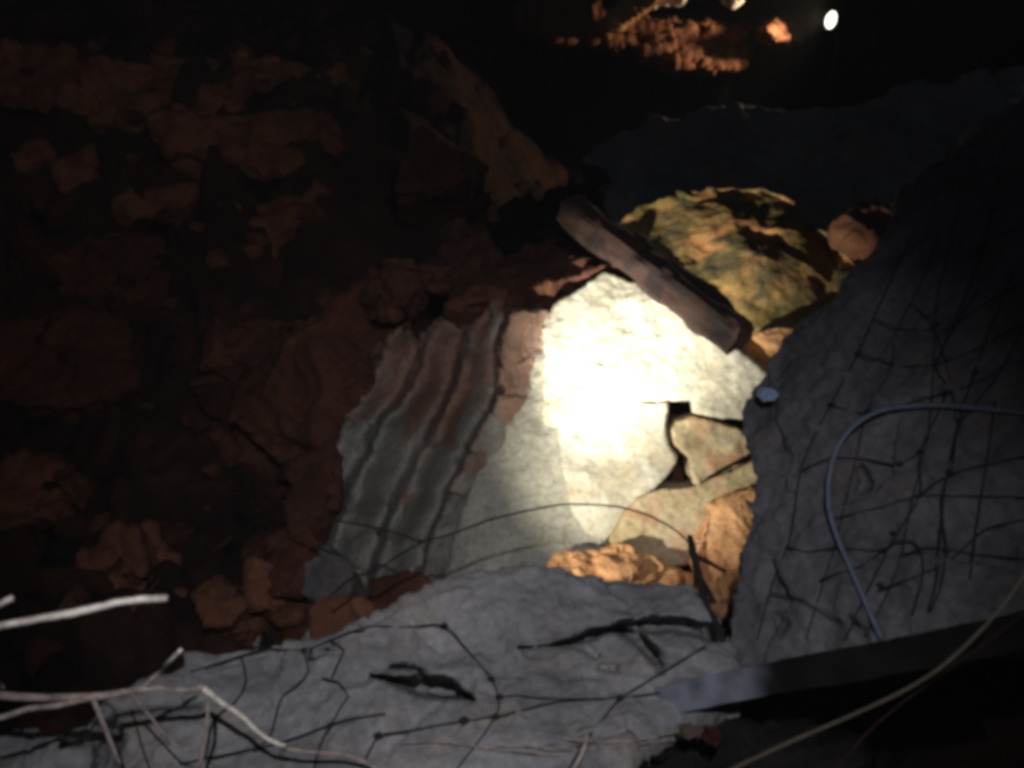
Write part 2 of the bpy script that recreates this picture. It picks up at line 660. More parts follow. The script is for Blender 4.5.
def axis(lo, hi, step, far):
    a = np.arange(lo, hi + step, step)
    g1 = lo - np.cumsum(step * 1.35 ** np.arange(1, 40))
    g2 = a[-1] + np.cumsum(step * 1.35 ** np.arange(1, 40))
    return np.concatenate([g1[g1 > -far][::-1], a, g2[g2 < far]])


gx = axis(-5.5, 5.0, 0.04, 200)
gy = axis(2.4, 11.5, 0.04, 200)
X, Y = np.meshgrid(gx, gy)
Z = ground_full(X.ravel(), Y.ravel())
GV = np.stack([X.ravel(), Y.ravel(), Z], 1)
nx, ny = len(gx), len(gy)
ii = (np.arange(ny - 1)[:, None] * nx + np.arange(nx - 1)[None, :]).ravel()
GF = np.stack([ii, ii + 1, ii + nx + 1, ii + nx], 1)
tag(link_mesh('ground', GV, GF.tolist(), M['ground'], base=(0, 0, 0)), kind='structure')


def hit(px, py, lo=3.0, hi=16.0):
    """where the line of sight meets the rubble bank"""
    d = np.linspace(lo, hi, 500)
    q = np.array([P(px, py, t) for t in d])
    z = ground_full(q[:, 0], q[:, 1])
    k = np.argmax(q[:, 2] < z)
    if not (q[:, 2] < z).any():
        k = len(d) - 1
    return d[k], Vector(q[k])


# ------------------------------------------------------------------ foreground ledge
ledge_ctrl = [(120, 720, 1.98), (520, 768, 1.86), (540, 565, 2.46), (700, 585, 2.42), (250, 650, 2.20)]
ledge_out = [(-130, 800), (-60, 752), (20, 730), (62, 738), (88, 742), (112, 704), (160, 672), (200, 655), (262, 646),
             (318, 644), (360, 628), (400, 603), (440, 584), (490, 568), (545, 562), (600, 570), (655, 575), (690, 584),
             (724, 622), (732, 650), (728, 688), (684, 704), (640, 732), (600, 790), (540, 980), (200, 1060), (-160, 960)]
ledge = rock('rock_ledge', [prism(ledge_out, ledge_ctrl, (0, 0.05, -0.34), -0.03),
                            prism([(300, 652), (380, 622), (470, 578), (545, 566), (600, 574), (600, 600), (480, 640), (360, 660)],
                                  [(300, 652, 2.13), (540, 566, 2.42), (480, 640, 2.22)], (0, 0.1, -0.3))],
             M['grey'], voxel=0.0085, big=(1.8, 0.035), mid=(5.0, 0.014), fac=(3.4, 0.030), fine=(20, 0.008), seed=3,
             strata=(7.0, 0.016, (0.10, 0.55, 0.80)),
             cracks=[([(372, 676, 1), (398, 681, 5), (425, 685, 9), (450, 690, 10), (475, 700, 3)], 0.30),
                     ([(392, 667, 2), (408, 667, 4), (424, 671, 2)], 0.14),
                     ([(520, 648, 1), (560, 644, 3), (605, 630, 4), (636, 627, 6), (670, 625, 7), (722, 634, 7)], 0.24),
                     ([(618, 630, 4), (640, 640, 7), (655, 655, 7), (661, 672, 3)], 0.24),
                     ([(572, 647, 2), (586, 648, 4), (597, 656, 2)], 0.07),
                     ([(604, 668, 4), (613, 668, 4)], 0.06),
                     ([(62, 745, 3), (84, 730, 14), (98, 722, 17), (110, 738, 13), (104, 770, 10), (118, 800, 6)], 0.24),
                     ([(30, 732, 2), (27, 768, 2)], 0.05),
                     ([(205, 668, 2), (250, 658, 3), (290, 648, 2)], 0.03),
                     ([(540, 750, 2), (580, 742, 3), (630, 728, 3)], 0.04)])
tag(ledge, 'long rough grey rock ledge under the black net in the foreground', 'rock ledge')

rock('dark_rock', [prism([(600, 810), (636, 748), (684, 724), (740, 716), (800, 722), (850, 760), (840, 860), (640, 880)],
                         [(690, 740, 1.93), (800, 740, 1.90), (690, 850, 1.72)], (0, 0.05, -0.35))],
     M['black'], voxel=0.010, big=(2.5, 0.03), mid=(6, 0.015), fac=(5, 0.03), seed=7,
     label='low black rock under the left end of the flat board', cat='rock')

# ------------------------------------------------------------------ right-hand rock
right_ctrl = [(740, 420, 2.55), (722, 640, 2.35), (1000, 420, 2.02), (890, 230, 2.55), (1000, 640, 1.82)]
right_out = [(722, 690), (720, 640), (722, 608), (733, 560), (745, 510), (753, 478), (748, 455), (739, 432), (737, 412), (748, 386),
             (772, 358), (800, 332), (834, 302), (848, 280), (876, 248), (893, 216), (904, 188), (930, 158), (975, 130),
             (1060, 96), (1250, 90), (1300, 400), (1250, 600), (1000, 640), (850, 672)]
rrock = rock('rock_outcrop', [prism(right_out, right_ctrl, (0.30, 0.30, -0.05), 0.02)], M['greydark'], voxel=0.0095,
             big=(1.7, 0.03), mid=(5.0, 0.012), fac=(3.6, 0.035), fine=(24, 0.006), seed=11, strata=(5, 0.02, (0.5, 0.1, 0.8)),
             cracks=[([(850, 620, 2), (863, 630, 3), (868, 645, 2)], 0.05), ([(776, 615, 2), (784, 624, 4), (780, 634, 2)], 0.05),
                     ([(860, 470, 5), (866, 485, 6), (858, 492, 4)], 0.05)])
tag(rrock, 'big dark grey rock face filling the right side, hung with black netting', 'rock face')

# ------------------------------------------------------------------ pale torch-lit wall: blocks with open joints
wall_ctrl = [(620, 400, 3.80), (620, 560, 3.62), (620, 280, 3.98), (550, 400, 3.78), (740, 400, 3.76)]
wroot = empty('torch_lit_rock_wall', P(620, 600, 3.75))
tag(wroot, 'pale cracked rock wall lit white by the torch beam', 'rock wall')
blk = dict(voxel=0.010, big=(2.2, 0.018), mid=(7.0, 0.007), fac=(4.0, 0.006), fine=(30, 0.0030), parent=wroot)
back = (0.06, 0.37, -0.15)


def wc(off):
    return [(a, b, d + off) for a, b, d in wall_ctrl]


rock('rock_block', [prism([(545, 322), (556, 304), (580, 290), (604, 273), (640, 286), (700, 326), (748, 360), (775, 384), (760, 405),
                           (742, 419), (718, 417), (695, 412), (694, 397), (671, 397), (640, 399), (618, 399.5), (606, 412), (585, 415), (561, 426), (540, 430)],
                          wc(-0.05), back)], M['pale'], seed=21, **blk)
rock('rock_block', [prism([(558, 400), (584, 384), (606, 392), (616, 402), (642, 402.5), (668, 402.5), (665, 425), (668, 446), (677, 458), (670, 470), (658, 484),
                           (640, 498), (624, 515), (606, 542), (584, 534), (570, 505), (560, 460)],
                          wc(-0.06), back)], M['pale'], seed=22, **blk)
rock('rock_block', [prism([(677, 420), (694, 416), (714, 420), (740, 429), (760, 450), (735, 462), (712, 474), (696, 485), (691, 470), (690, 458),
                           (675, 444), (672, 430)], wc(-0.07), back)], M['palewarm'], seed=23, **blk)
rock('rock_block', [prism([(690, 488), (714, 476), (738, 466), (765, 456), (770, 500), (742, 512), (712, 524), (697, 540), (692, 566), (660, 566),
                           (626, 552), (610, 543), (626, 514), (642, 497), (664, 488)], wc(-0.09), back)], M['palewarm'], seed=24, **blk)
rock('rock_backing', [prism([(545, 330), (610, 285), (745, 375), (755, 480), (740, 680), (590, 680), (556, 430)],
                            wc(0.42), (0.05, 0.3, 0))], M['rustdark'], seed=25, **blk)  # dark block added so the open joints look shaded

# ------------------------------------------------------------------ bedding slabs stepping back to the left
rows = [300, 320, 345, 390, 430, 480, 540, 640]
rock('ridged_rock', [prism([(556, 310), (572, 380), (578, 440), (584, 490), (592, 530), (618, 552), (640, 640), (640, 680), (240, 680), (262, 600), (290, 540),
                            (316, 500), (320, 470), (346, 440), (352, 412), (378, 384), (376, 350), (402, 330), (420, 342), (440, 316), (470, 326), (484, 304), (516, 312)],
                           [(540, 450, 3.74), (320, 450, 4.06), (450, 320, 4.02), (450, 600, 3.78)], (-0.05, 0.40, -0.14))],
     M['bed'], voxel=0.010, big=(2.0, 0.02), mid=(7, 0.014), fac=(6.0, 0.040), fine=(22, 0.008), seed=31,
 ridge=(rows, [(-0.2, [560, 554, 546, 544, 524, 500, 478, 450]), (0.75, [521, 515, 505, 507, 485, 459, 435, 405]),
                   (-0.1, [511, 505, 495, 497, 475, 449, 425, 395]), (0.95, [484, 476, 466, 458, 438, 412, 388, 354]),
                   (-0.05, [472, 464, 454, 446, 426, 400, 376, 342]), (1.0, [449, 439, 427, 411, 387, 363, 339, 305]),
                   (0.0, [437, 427, 415, 399, 375, 351, 327, 293]), (0.8, [412, 402, 390, 368, 342, 320, 298, 262]),
                   (0.0, [402, 392, 380, 358, 332, 310, 288, 252])], 0.27),
     label='dull grey rock with slanting ridges and rusty top, left of the torch-lit wall', cat='rock')
rock('bedding_slab', [prism([(552, 308), (572, 380), (580, 440), (586, 490), (594, 532), (618, 552), (640, 640), (446, 650), (452, 566), (464, 512), (484, 448),
                             (502, 416), (514, 392), (509, 352), (518, 314)],
                            [(540, 450, 3.70), (480, 450, 3.76), (540, 320, 3.90), (540, 600, 3.58)], (-0.03, 0.34, -0.13))],
     M['slab'], voxel=0.010, big=(2.0, 0.025), mid=(7, 0.010), fac=(3.5, 0.015), fine=(28, 0.004), seed=37,
     label='pale grey slab along the left edge of the torch-lit wall', cat='rock slab')

# rust-brown capping along the top of the slabs and lit wall
rock('cap_rock', [prism([(448, 306), (480, 300), (540, 286), (604, 268), (632, 262), (622, 240), (590, 228), (540, 240), (500, 256), (462, 284)],
                        [(450, 304, 3.92), (604, 268, 3.96), (560, 235, 4.6)], (0, 0.10, -0.14))], M['rustdark'], voxel=0.012,
     big=(2, 0.02), fac=(4, 0.05), seed=41, label='flat dark brown capping rock above the torch-lit wall', cat='rock')

# ------------------------------------------------------------------ ochre rock behind the timber
rock('ochre_rock', [prism([(610, 228), (640, 204), (690, 190), (735, 180), (768, 180), (798, 196), (806, 220), (846, 232), (866, 262),
                           (880, 300), (860, 350), (790, 380), (745, 372), (690, 330), (640, 290), (604, 262)],
                          [(620, 230, 4.16), (750, 185, 4.32), (850, 300, 3.92), (720, 340, 3.92)], (0.1, 0.6, -0.8))],
     M['ochre'], voxel=0.012, big=(2.3, 0.075), mid=(5.0, 0.012), fac=(2.5, 0.02), fine=(16, 0.006), seed=57,
     label='ochre and olive stained rock behind the timber', cat='rock')
rock('loose_rock', [prism([(842, 232), (856, 216), (880, 204), (900, 206), (898, 228), (880, 250), (858, 246)],
                          [(845, 230, 3.95), (900, 206, 3.95), (870, 250, 3.85)], (0.05, 0.3, -0.05))],
     M['rust'], voxel=0.012, big=(3, 0.02), fac=(5, 0.04), seed=52, label='small rust orange rock at the upper edge of the right rock face', cat='rock')
rock('loose_rock', [prism([(752, 336), (770, 328), (800, 326), (812, 332), (800, 346), (770, 346)],
                          [(752, 336, 3.80), (805, 330, 3.72), (780, 346, 3.72)], (0.02, 0.16, -0.10))],
     M['orange'], voxel=0.009, big=(3, 0.01), mid=(8, 0.006), fac=(6, 0.02), seed=53,
     label='small pinkish stone beside the end of the timber', cat='stone')

rock('rock_slope', [prism([(548, 214), (600, 160), (660, 128), (760, 112), (880, 96), (1000, 70), (1120, 50), (1140, 330), (900, 340), (640, 330)],
                         [(600, 200, 5.2), (900, 120, 5.5), (900, 320, 4.7), (650, 320, 4.8)], (0.1, 0.9, -0.5))],
     M['grey'], voxel=0.02, big=(1.4, 0.06), mid=(4, 0.02), fac=(3, 0.06), seed=55, strata=(7, 0.04, (0.25, 0.2, 0.9)),
     label='dim dark grey rock slope behind the ochre rock', cat='rock slope')

# ------------------------------------------------------------------ orange rocks at the foot of the lit wall
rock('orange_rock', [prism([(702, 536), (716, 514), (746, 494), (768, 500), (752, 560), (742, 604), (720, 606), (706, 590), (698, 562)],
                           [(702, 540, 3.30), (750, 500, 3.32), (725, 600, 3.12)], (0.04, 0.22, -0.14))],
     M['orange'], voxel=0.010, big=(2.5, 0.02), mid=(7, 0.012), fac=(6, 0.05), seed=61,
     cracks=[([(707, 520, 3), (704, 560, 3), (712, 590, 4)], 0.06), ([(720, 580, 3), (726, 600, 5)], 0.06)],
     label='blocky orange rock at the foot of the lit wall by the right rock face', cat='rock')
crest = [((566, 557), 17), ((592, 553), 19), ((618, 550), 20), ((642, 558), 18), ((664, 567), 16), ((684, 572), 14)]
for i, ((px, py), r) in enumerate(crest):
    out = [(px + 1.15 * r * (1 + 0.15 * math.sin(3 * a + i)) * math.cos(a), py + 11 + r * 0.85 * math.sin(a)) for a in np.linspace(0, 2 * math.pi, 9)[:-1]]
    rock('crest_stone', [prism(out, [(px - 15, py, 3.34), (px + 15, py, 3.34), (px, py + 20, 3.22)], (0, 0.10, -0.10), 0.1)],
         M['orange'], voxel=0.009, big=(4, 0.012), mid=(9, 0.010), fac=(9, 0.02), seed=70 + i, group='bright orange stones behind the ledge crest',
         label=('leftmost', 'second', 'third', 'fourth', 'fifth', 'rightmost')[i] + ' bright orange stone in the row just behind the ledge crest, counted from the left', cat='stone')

# ================================================================== THINGS
# ------------------------------------------------------------------ timber
a, b = P(572, 209, 3.70), P(744, 336, 3.18)
bx = (b - a)
Lb = bx.length
bx.normalize()
bz = (UP - bx * UP.dot(bx)).normalized()
bz = (Matrix.Rotation(R(24), 3, bx) @ bz).normalized()
by = bz.cross(bx).normalized()
V, F = [], []
NS, W2, H2 = 60, 0.080, 0.075
ring = []
for sx, sy in ((-1, -1), (1, -1), (1, 1), (-1, 1)):
    for k in range(6):
        t = k / 6
        nxt = {(-1, -1): (1, -1), (1, -1): (1, 1), (1, 1): (-1, 1), (-1, 1): (-1, -1)}[(sx, sy)]
        ring.append((sx + (nxt[0] - sx) * t, sy + (nxt[1] - sy) * t))
ring = [(x * (1 - 0.16 * (y * y) ** 2), y * (1 - 0.16 * (x * x) ** 2)) for x, y in ring]
nr = len(ring)
for i in range(NS + 1):
    s = Lb * i / NS
    for (x, y) in ring:
        V.append((s, x * W2, y * H2))
V = np.array(V)
n1 = vnoise(V * np.array([5, 14, 14]), 3) * 0.018 + vnoise(V * np.array([14, 30, 30]), 4) * 0.009
wane = np.clip(vnoise(V * np.array([4, 6, 6]) + 9, 8) - 0.0, 0, 1) * 0.06
sc = 1 + (n1 - wane * 0.6) / 0.07
V[:, 1] *= sc
V[:, 2] *= sc
V[:nr, 0] += vnoise(V[:nr] * 30 + 3, 5) * 0.02
V[-nr:, 0] += vnoise(V[-nr:] * 30, 5) * 0.006
for i in range(NS):
    for k in range(nr):
        k2 = (k + 1) % nr
        F.append((i * nr + k, i * nr + k2, (i + 1) * nr + k2, (i + 1) * nr + k))
F.append(tuple(range(nr))[::-1])
F.append(tuple(NS * nr + k for k in range(nr)))
me = bpy.data.meshes.new('timber_beam')
me.from_pydata(V.tolist(), [], F)
me.materials.append(M['wood'])
beam = bpy.data.objects.new('timber_beam', me)
col.objects.link(beam)
mw = Matrix((bx, by, bz)).transposed().to_4x4()
mw.translation = a
beam.matrix_world = mw
bmod = bmesh.new()
bmod.from_mesh(me)
bmesh.ops.recalc_face_normals(bmod, faces=bmod.faces[:])
bmod.to_mesh(me)
bmod.free()
tag(beam, 'weathered square timber leaning above the torch-lit wall', 'timber')

# ------------------------------------------------------------------ torch standing behind the ledge
td = (TARGET - TORCH).normalized()
tr = empty('torch', TORCH - td * 0.20)
tag(tr, 'black hand torch propped behind the ledge, shining at the pale wall', 'torch')
q0 = TORCH - td * 0.20
tube('torch_body', [q0, q0 + td * 0.11], 0.014, M['metal'], tr, 14, 2)
tube('torch_head', [q0 + td * 0.108, q0 + td * 0.135, q0 + td * 0.168], [0.0145, 0.022, 0.024], M['metal'], tr, 16, 2)

# ------------------------------------------------------------------ rubble on the left bank
def stone_mesh(seed):
    rnd = random.Random(seed)
    bm = bmesh.new()
    for _ in range(13):
        v = Vector((rnd.gauss(0, 1), rnd.gauss(0, 1), rnd.gauss(0, 1))).normalized()
        bm.verts.new((v.x * rnd.uniform(0.8, 1.05), v.y * rnd.uniform(0.6, 0.85), v.z * rnd.uniform(0.5, 0.75)))
    r = bmesh.ops.convex_hull(bm, input=bm.verts[:])
    bmesh.ops.delete(bm, geom=[g for g in r['geom_interior'] if isinstance(g, bmesh.types.BMVert)], context='VERTS')
    bmesh.ops.recalc_face_normals(bm, faces=bm.faces[:])
    bmesh.ops.bevel(bm, geom=bm.edges[:], offset=0.035, segments=2, affect='EDGES', profile=0.6)
    bmesh.ops.triangulate(bm, faces=bm.faces[:])
    bmesh.ops.subdivide_edges(bm, edges=bm.edges[:], cuts=1, use_grid_fill=True)
    for v in bm.verts:
        p = np.array([v.co[:]])
        v.co *= 1 + 0.05 * float(fbm(p, 1.9, 3, seed)[0])
    me = bpy.data.meshes.new('rubble_stone')
    bm.to_mesh(me)
    bm.free()
    for p in me.polygons:
        p.use_smooth = True
    return me


stones = {k: [stone_mesh(s) for s in range(100, 106)] for k in ('rust', 'rustdark')}
for k, ms in stones.items():
    for m in ms:
        m.materials.append(M[k])
cnt = 0


def put_stone(px, py, wpx, mk='rustdark', asp=1.0, rz=None, label=None, group=None, sink=0.25, lo=3.2, name='rubble_stone', cat='stone'):
    global cnt
    d, p = hit(px, py, lo)
    o = bpy.data.objects.new(name, stones[mk][cnt % 6])
    cnt += 1
    s = wpx / FPX * d / 2
    o.scale = (s, s, s * asp)
    o.rotation_euler = (random.uniform(-0.5, 0.5), random.uniform(-0.5, 0.5), random.uniform(0, 6.28) if rz is None else rz)
    o.location = p + Vector((0, 0, s * 0.3))
    col.objects.link(o)
    tag(o, label, cat, group)
    return o


rs = random.Random(5)
taken = []
for i in range(400):
    px, py = rs.uniform(-20, 330), rs.uniform(50, 560)
    w = rs.choice([18, 24, 30, 38, 50]) * rs.uniform(0.8, 1.2)
    if any(abs(px - a) < (w + c) * 0.5 and abs(py - b) < (w + c) * 0.4 for a, b, c in taken):
        continue
    taken.append((px, py, w))
    put_stone(px, py, w, 'rustdark' if rs.random() < 0.6 else 'rust', rs.uniform(0.6, 1.0),
              label='dim reddish brown stone among the rubble on the dark left bank', group='dim rubble on the left bank')
    if len(taken) > 55:
        break
named = [
    (97, 52, 24, 'rust', 1, 'dim orange stone high in the upper left corner'),
    (170, 120, 26, 'rust', .8, 'dull reddish stone in the upper left rubble, lighter than its neighbours'),
    (285, 600, 46, 'rust', 1.3, 'reddish upright stone just behind the ledge at left'),
    (40, 660, 70, 'rustdark', .8, 'dark stone beneath the straw twigs at lower left'),
    (75, 610, 44, 'rust', 1.2, 'dim brown stone behind the bright straw twig'),
    (255, 560, 40, 'rustdark', 1.4, 'dark upright stone in the hollow behind the ledge'),
]
for px, py, w, mk, asp, lab in named:
    put_stone(px, py, w, mk, asp, label=lab, group='orange rubble at lower left' if py > 500 else 'dim rubble on the left bank', lo=2.75)

# broken blocks that catch the light on the dark bank
bank_blocks = [
    ([(-20, 52), (40, 44), (96, 56), (170, 62), (240, 60), (300, 64), (346, 62), (352, 88), (300, 108), (230, 112), (150, 128), (90, 120), (40, 96), (-20, 84)], 7.0,
     'long dim reddish ledge of rock in the upper left'),
    ([(150, 112), (200, 118), (260, 112), (320, 110), (352, 118), (330, 150), (280, 168), (220, 160), (170, 150)], 6.5,
     'dim broken rock just below the upper left ledge'),
    ([(60, 168), (92, 146), (100, 160), (82, 182), (62, 190)], 6.0, 'small dim tilted block below the upper left ledge'),
    ([(8, 152), (46, 142), (52, 154), (20, 166)], 6.0, 'dim sliver of rock at the left edge below the ledge'),
    ([(116, 206), (150, 188), (196, 184), (190, 204), (140, 216)], 5.8, 'dim flat block left of the long red slab'),
    ([(226, 226), (250, 204), (292, 194), (322, 186), (320, 206), (296, 228), (250, 250), (232, 250)], 5.6, 'dim red tilted slab in the middle of the left bank'),
    ([(40, 252), (110, 232), (170, 240), (180, 280), (130, 300), (60, 290)], 5.4, 'very dim brown block low on the left bank'),
    ([(-20, 330), (60, 310), (130, 322), (140, 380), (60, 410), (-20, 400)], 4.9, 'wide very dim brown block at the left edge'),
    ([(20, 450), (56, 470), (60, 520), (30, 545), (-10, 530), (-10, 470)], 4.4, 'dim brown block at the left edge above the straw stem'),
    ([(84, 560), (110, 530), (150, 528), (176, 552), (180, 600), (120, 612)], 4.0, 'dim orange block behind the tip of the straw stem'),
]
for i, (out, d, lab) in enumerate(bank_blocks):
    cx = sum(p[0] for p in out) / len(out)
    cy = sum(p[1] for p in out) / len(out)
    d = hit(cx, cy, 3.2)[0] - 0.12
    rock('bank_rock', [prism(out, [(cx - 60, cy, d), (cx + 60, cy, d + 0.05), (cx, cy - 60, d + 0.3)], (0, 0.55, -0.5))], M['rust'] if i not in (6, 7) else M['rustdark'],
         voxel=0.02, big=(2.5, 0.03), mid=(6, 0.012), fac=(3.2, 0.09), fine=(12, 0.022), seed=200 + i, label=lab, cat='rock', group='dim rocks on the left bank')

rock('red_boulder', [prism([(205, 345), (235, 316), (275, 312), (318, 326), (352, 302), (386, 274), (410, 268), (416, 300), (404, 350), (380, 398),
                            (336, 430), (270, 436), (222, 410)], [(210, 350, 4.75), (410, 300, 4.45), (300, 430, 4.35), (300, 320, 4.8)], (0, 0.5, -0.75), -0.1)],
     M['rustdark'], voxel=0.014, big=(2, 0.07), mid=(6, 0.015), fac=(3.0, 0.20), fine=(18, 0.012), seed=81,
     label='large reddish brown boulder left of the stepped slabs', cat='boulder')
low_rocks = [
    ([(278, 500), (300, 462), (330, 446), (336, 480), (322, 520), (296, 540), (280, 530)], 3.75, 'rustdark', 'dark rock against the left edge of the ridged rock'),
    ([(262, 560), (280, 536), (306, 530), (318, 556), (300, 584), (272, 590)], 3.62, 'rustdark', 'dark rock at the lower left corner of the ridged rock'),
    ([(298, 592), (306, 562), (328, 550), (348, 564), (354, 592), (330, 604)], 3.52, 'bedred', 'pinkish grey rock at the foot of the ridged rock'),
    ([(310, 644), (316, 612), (340, 598), (368, 606), (380, 626), (362, 646)], 3.10, 'rust', 'orange brown rounded rock nestled against the ledge'),
    ([(352, 604), (380, 584), (420, 578), (436, 592), (404, 608), (370, 616)], 3.30, 'rustdark', 'dark brown rock between the ridged rock and the ledge'),
    ([(196, 622), (192, 588), (214, 568), (238, 580), (248, 606), (230, 624)], 3.55, 'rust', 'dull orange angular rock at lower left above the ledge'),
    ([(120, 575), (122, 532), (132, 524), (140, 536), (143, 572)], 3.9, 'rust', 'narrow upright orange stone above the bright straw stem'),
    ([(252, 600), (256, 566), (272, 556), (284, 570), (288, 604), (270, 612)], 3.6, 'rust', 'reddish upright rock just behind the ledge at left'),
]
for i, (out, d, mk, lab) in enumerate(low_rocks):
    cx = sum(p[0] for p in out) / len(out)
    cy = sum(p[1] for p in out) / len(out)
    rock('low_rock', [prism(out, [(cx - 40, cy, d), (cx + 40, cy, d), (cx, cy - 40, d + 0.12)], (0, 0.25, -0.35))], M[mk],
         voxel=0.010, big=(4, 0.015), mid=(8, 0.008), fac=(6.0, 0.05), fine=(20, 0.006), seed=230 + i, label=lab, cat='rock', group='orange rocks at lower left')

rock('triangular_rock', [prism([(394, 192), (402, 158), (420, 124), (450, 148), (488, 164), (470, 180), (432, 188)],
                               [(400, 190, 5.2), (420, 125, 5.4), (485, 165, 5.3)], (0, 0.45, -0.3))],
     M['rustdark'], voxel=0.014, big=(3, 0.02), mid=(7, 0.012), fac=(4, 0.05), seed=82, label='triangular rust brown rock standing above the stepped slabs', cat='rock')
rock('loose_rock', [prism([(420, 272), (446, 246), (486, 234), (508, 244), (488, 268), (452, 288), (428, 290)],
                          [(422, 275, 4.35), (505, 244, 4.5), (450, 288, 4.25)], (0, 0.4, -0.1))],
     M['rustdark'], voxel=0.012, big=(3, 0.02), fac=(5, 0.08), seed=83, label='tilted brown stone at the top of the stepped slabs', cat='rock')
rock('loose_rock', [prism([(366, 296), (388, 268), (412, 274), (416, 298), (396, 312), (372, 318)],
                          [(368, 300, 4.4), (412, 274, 4.45), (390, 316, 4.3)], (0, 0.35, -0.1))],
     M['rustdark'], voxel=0.012, big=(3, 0.02), fac=(6, 0.08), seed=84, label='small jagged reddish stone on top of the red boulder', cat='rock')
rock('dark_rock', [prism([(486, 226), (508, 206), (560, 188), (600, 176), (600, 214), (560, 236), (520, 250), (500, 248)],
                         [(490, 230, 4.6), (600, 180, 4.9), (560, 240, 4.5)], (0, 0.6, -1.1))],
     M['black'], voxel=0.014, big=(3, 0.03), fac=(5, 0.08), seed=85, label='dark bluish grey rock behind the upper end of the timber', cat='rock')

# ------------------------------------------------------------------ far lamp and the rocks it lights
LD = 7.6
lamp_p = P(831, 20, LD)
face = ((CAM - lamp_p).normalized() * 0.45 + Vector((-0.80, 0.10, 0.10))).normalized()
lr = empty('flood_lamp', lamp_p - Vector((0, 0, 0.4)))
tag(lr, 'small bright white lamp glowing at the top right', 'lamp')
lens_m = bpy.data.materials.new('lit_lens')
lens_m.use_nodes = True
bb = lens_m.node_tree.nodes['Principled BSDF']
bb.inputs['Base Color'].default_value = (0.9, 0.87, 0.8, 1)
bb.inputs['Emission Color'].default_value = (1.0, 0.92, 0.76, 1)
bb.inputs['Emission Strength'].default_value = 3.0
tube('lamp_housing', [lamp_p - face * 0.12, lamp_p - face * 0.05, lamp_p - face * 0.004], [0.04, 0.074, 0.082], M['metal'], lr, 24, 3)
ln = []
V, F = [], []
aa = face.cross(Vector((0, 0, 1))).normalized()
ab = face.cross(aa).normalized()
for j, (rr_, hh) in enumerate(((0.078, 0.0), (0.066, 0.014), (0.043, 0.023), (0.016, 0.028))):
    for k in range(24):
        an = 2 * math.pi * k / 24
        V.append(tuple(lamp_p + face * hh + (aa * math.cos(an) + ab * math.sin(an)) * rr_))
for j in range(3):
    for k in range(24):
        k2 = (k + 1) % 24
        F.append((j * 24 + k, j * 24 + k2, (j + 1) * 24 + k2, (j + 1) * 24 + k))
F.append(tuple(3 * 24 + k for k in range(24)))
link_mesh('lamp_lens', V, F, lens_m, lr)
gz = float(ground_full(np.array([lamp_p.x]), np.array([lamp_p.y + 0.06]))[0])
foot = Vector((lamp_p.x, lamp_p.y + 0.06, gz))
tube('lamp_post', [lamp_p - face * 0.11, lamp_p - face * 0.12 - Vector((0, 0, 0.06)), foot + Vector((0, 0, 0.1)), foot - Vector((0, 0, 0.05))], 0.014, M['metal'], lr, 8, 2)
ll = bpy.data.lights.new('lamp_light', 'SPOT')
ll.energy = 110
ll.spot_size = R(140)
ll.spot_blend = 0.6
ll.color = (1.0, 0.72, 0.44)
ll.shadow_soft_size = 0.06
lo_ = bpy.data.objects.new('lamp_light', ll)
col.objects.link(lo_)
lo_.parent = lr
lo_.location = lamp_p + face * 0.10 - Vector(lr.location)
lo_.rotation_euler = face.to_track_quat('-Z', 'Y').to_euler()

rock('hanging_rock', [prism([(545, -20), (590, 4), (612, 18), (640, 22), (672, 30), (704, 26), (728, 30), (748, 34), (752, 46), (742, 66), (715, 72),
                             (670, 66), (640, 52), (600, 44), (560, 40), (520, 20)],
                            [(560, 20, 7.5), (745, 40, 8.2), (650, 60, 7.75), (650, 10, 8.0)], (0, 3.6, 0.3))],
     M['rust'], voxel=0.026, big=(2, 0.05), mid=(6, 0.035), fac=(5, 0.09), fine=(14, 0.02), seed=91,
     label='craggy orange lit rock mass at the top of the picture', cat='rock')
rock('slanting_rock', [prism([(606, 22), (630, 0), (648, -14), (670, -12), (650, 8), (626, 24), (606, 36)],
                             [(606, 22, 7.4), (660, -10, 7.4), (620, 30, 7.35)], (0, 0.3, 0.0))],
     M['orange'], voxel=0.02, big=(3, 0.02), fac=(5, 0.06), seed=92, label='slanting orange rib of rock at the top edge', cat='rock')
rock('pale_stone', [prism([(622, -8), (640, -18), (690, -20), (682, 3), (655, 8), (632, 4)],
                          [(622, -8, 7.6), (690, -10, 7.6), (655, 8, 7.55)], (0, 0.2, 0.05))],
     M['white'], voxel=0.018, big=(3, 0.015), fac=(5, 0.04), seed=93, label='whitish stone cut by the top edge of the picture', cat='stone')
rock('pale_stone', [prism([(726, -10), (742, -12), (744, 2), (734, 6), (724, 2)],
                          [(726, -8, 7.6), (744, -8, 7.6), (734, 6, 7.6)], (0, 0.15, 0.03))],
     M['white'], voxel=0.015, big=(3, 0.01), fac=(5, 0.03), seed=94, label='tiny whitish stone at the top edge, left of the round boulder', cat='stone')
rock('round_boulder', [prism([(766, 30), (772, 18), (788, 11), (802, 12), (813, 22), (814, 34), (800, 40), (778, 40)],
                             [(766, 30, 7.68), (814, 30, 8.2), (790, 10, 8.1)], (0, 0.4, -0.05), 0.15)],
     M['rust'], voxel=0.02, big=(3, 0.03), mid=(6, 0.02), fac=(4, 0.06), seed=95, label='rounded orange brown boulder beside the bright lamp', cat='boulder')

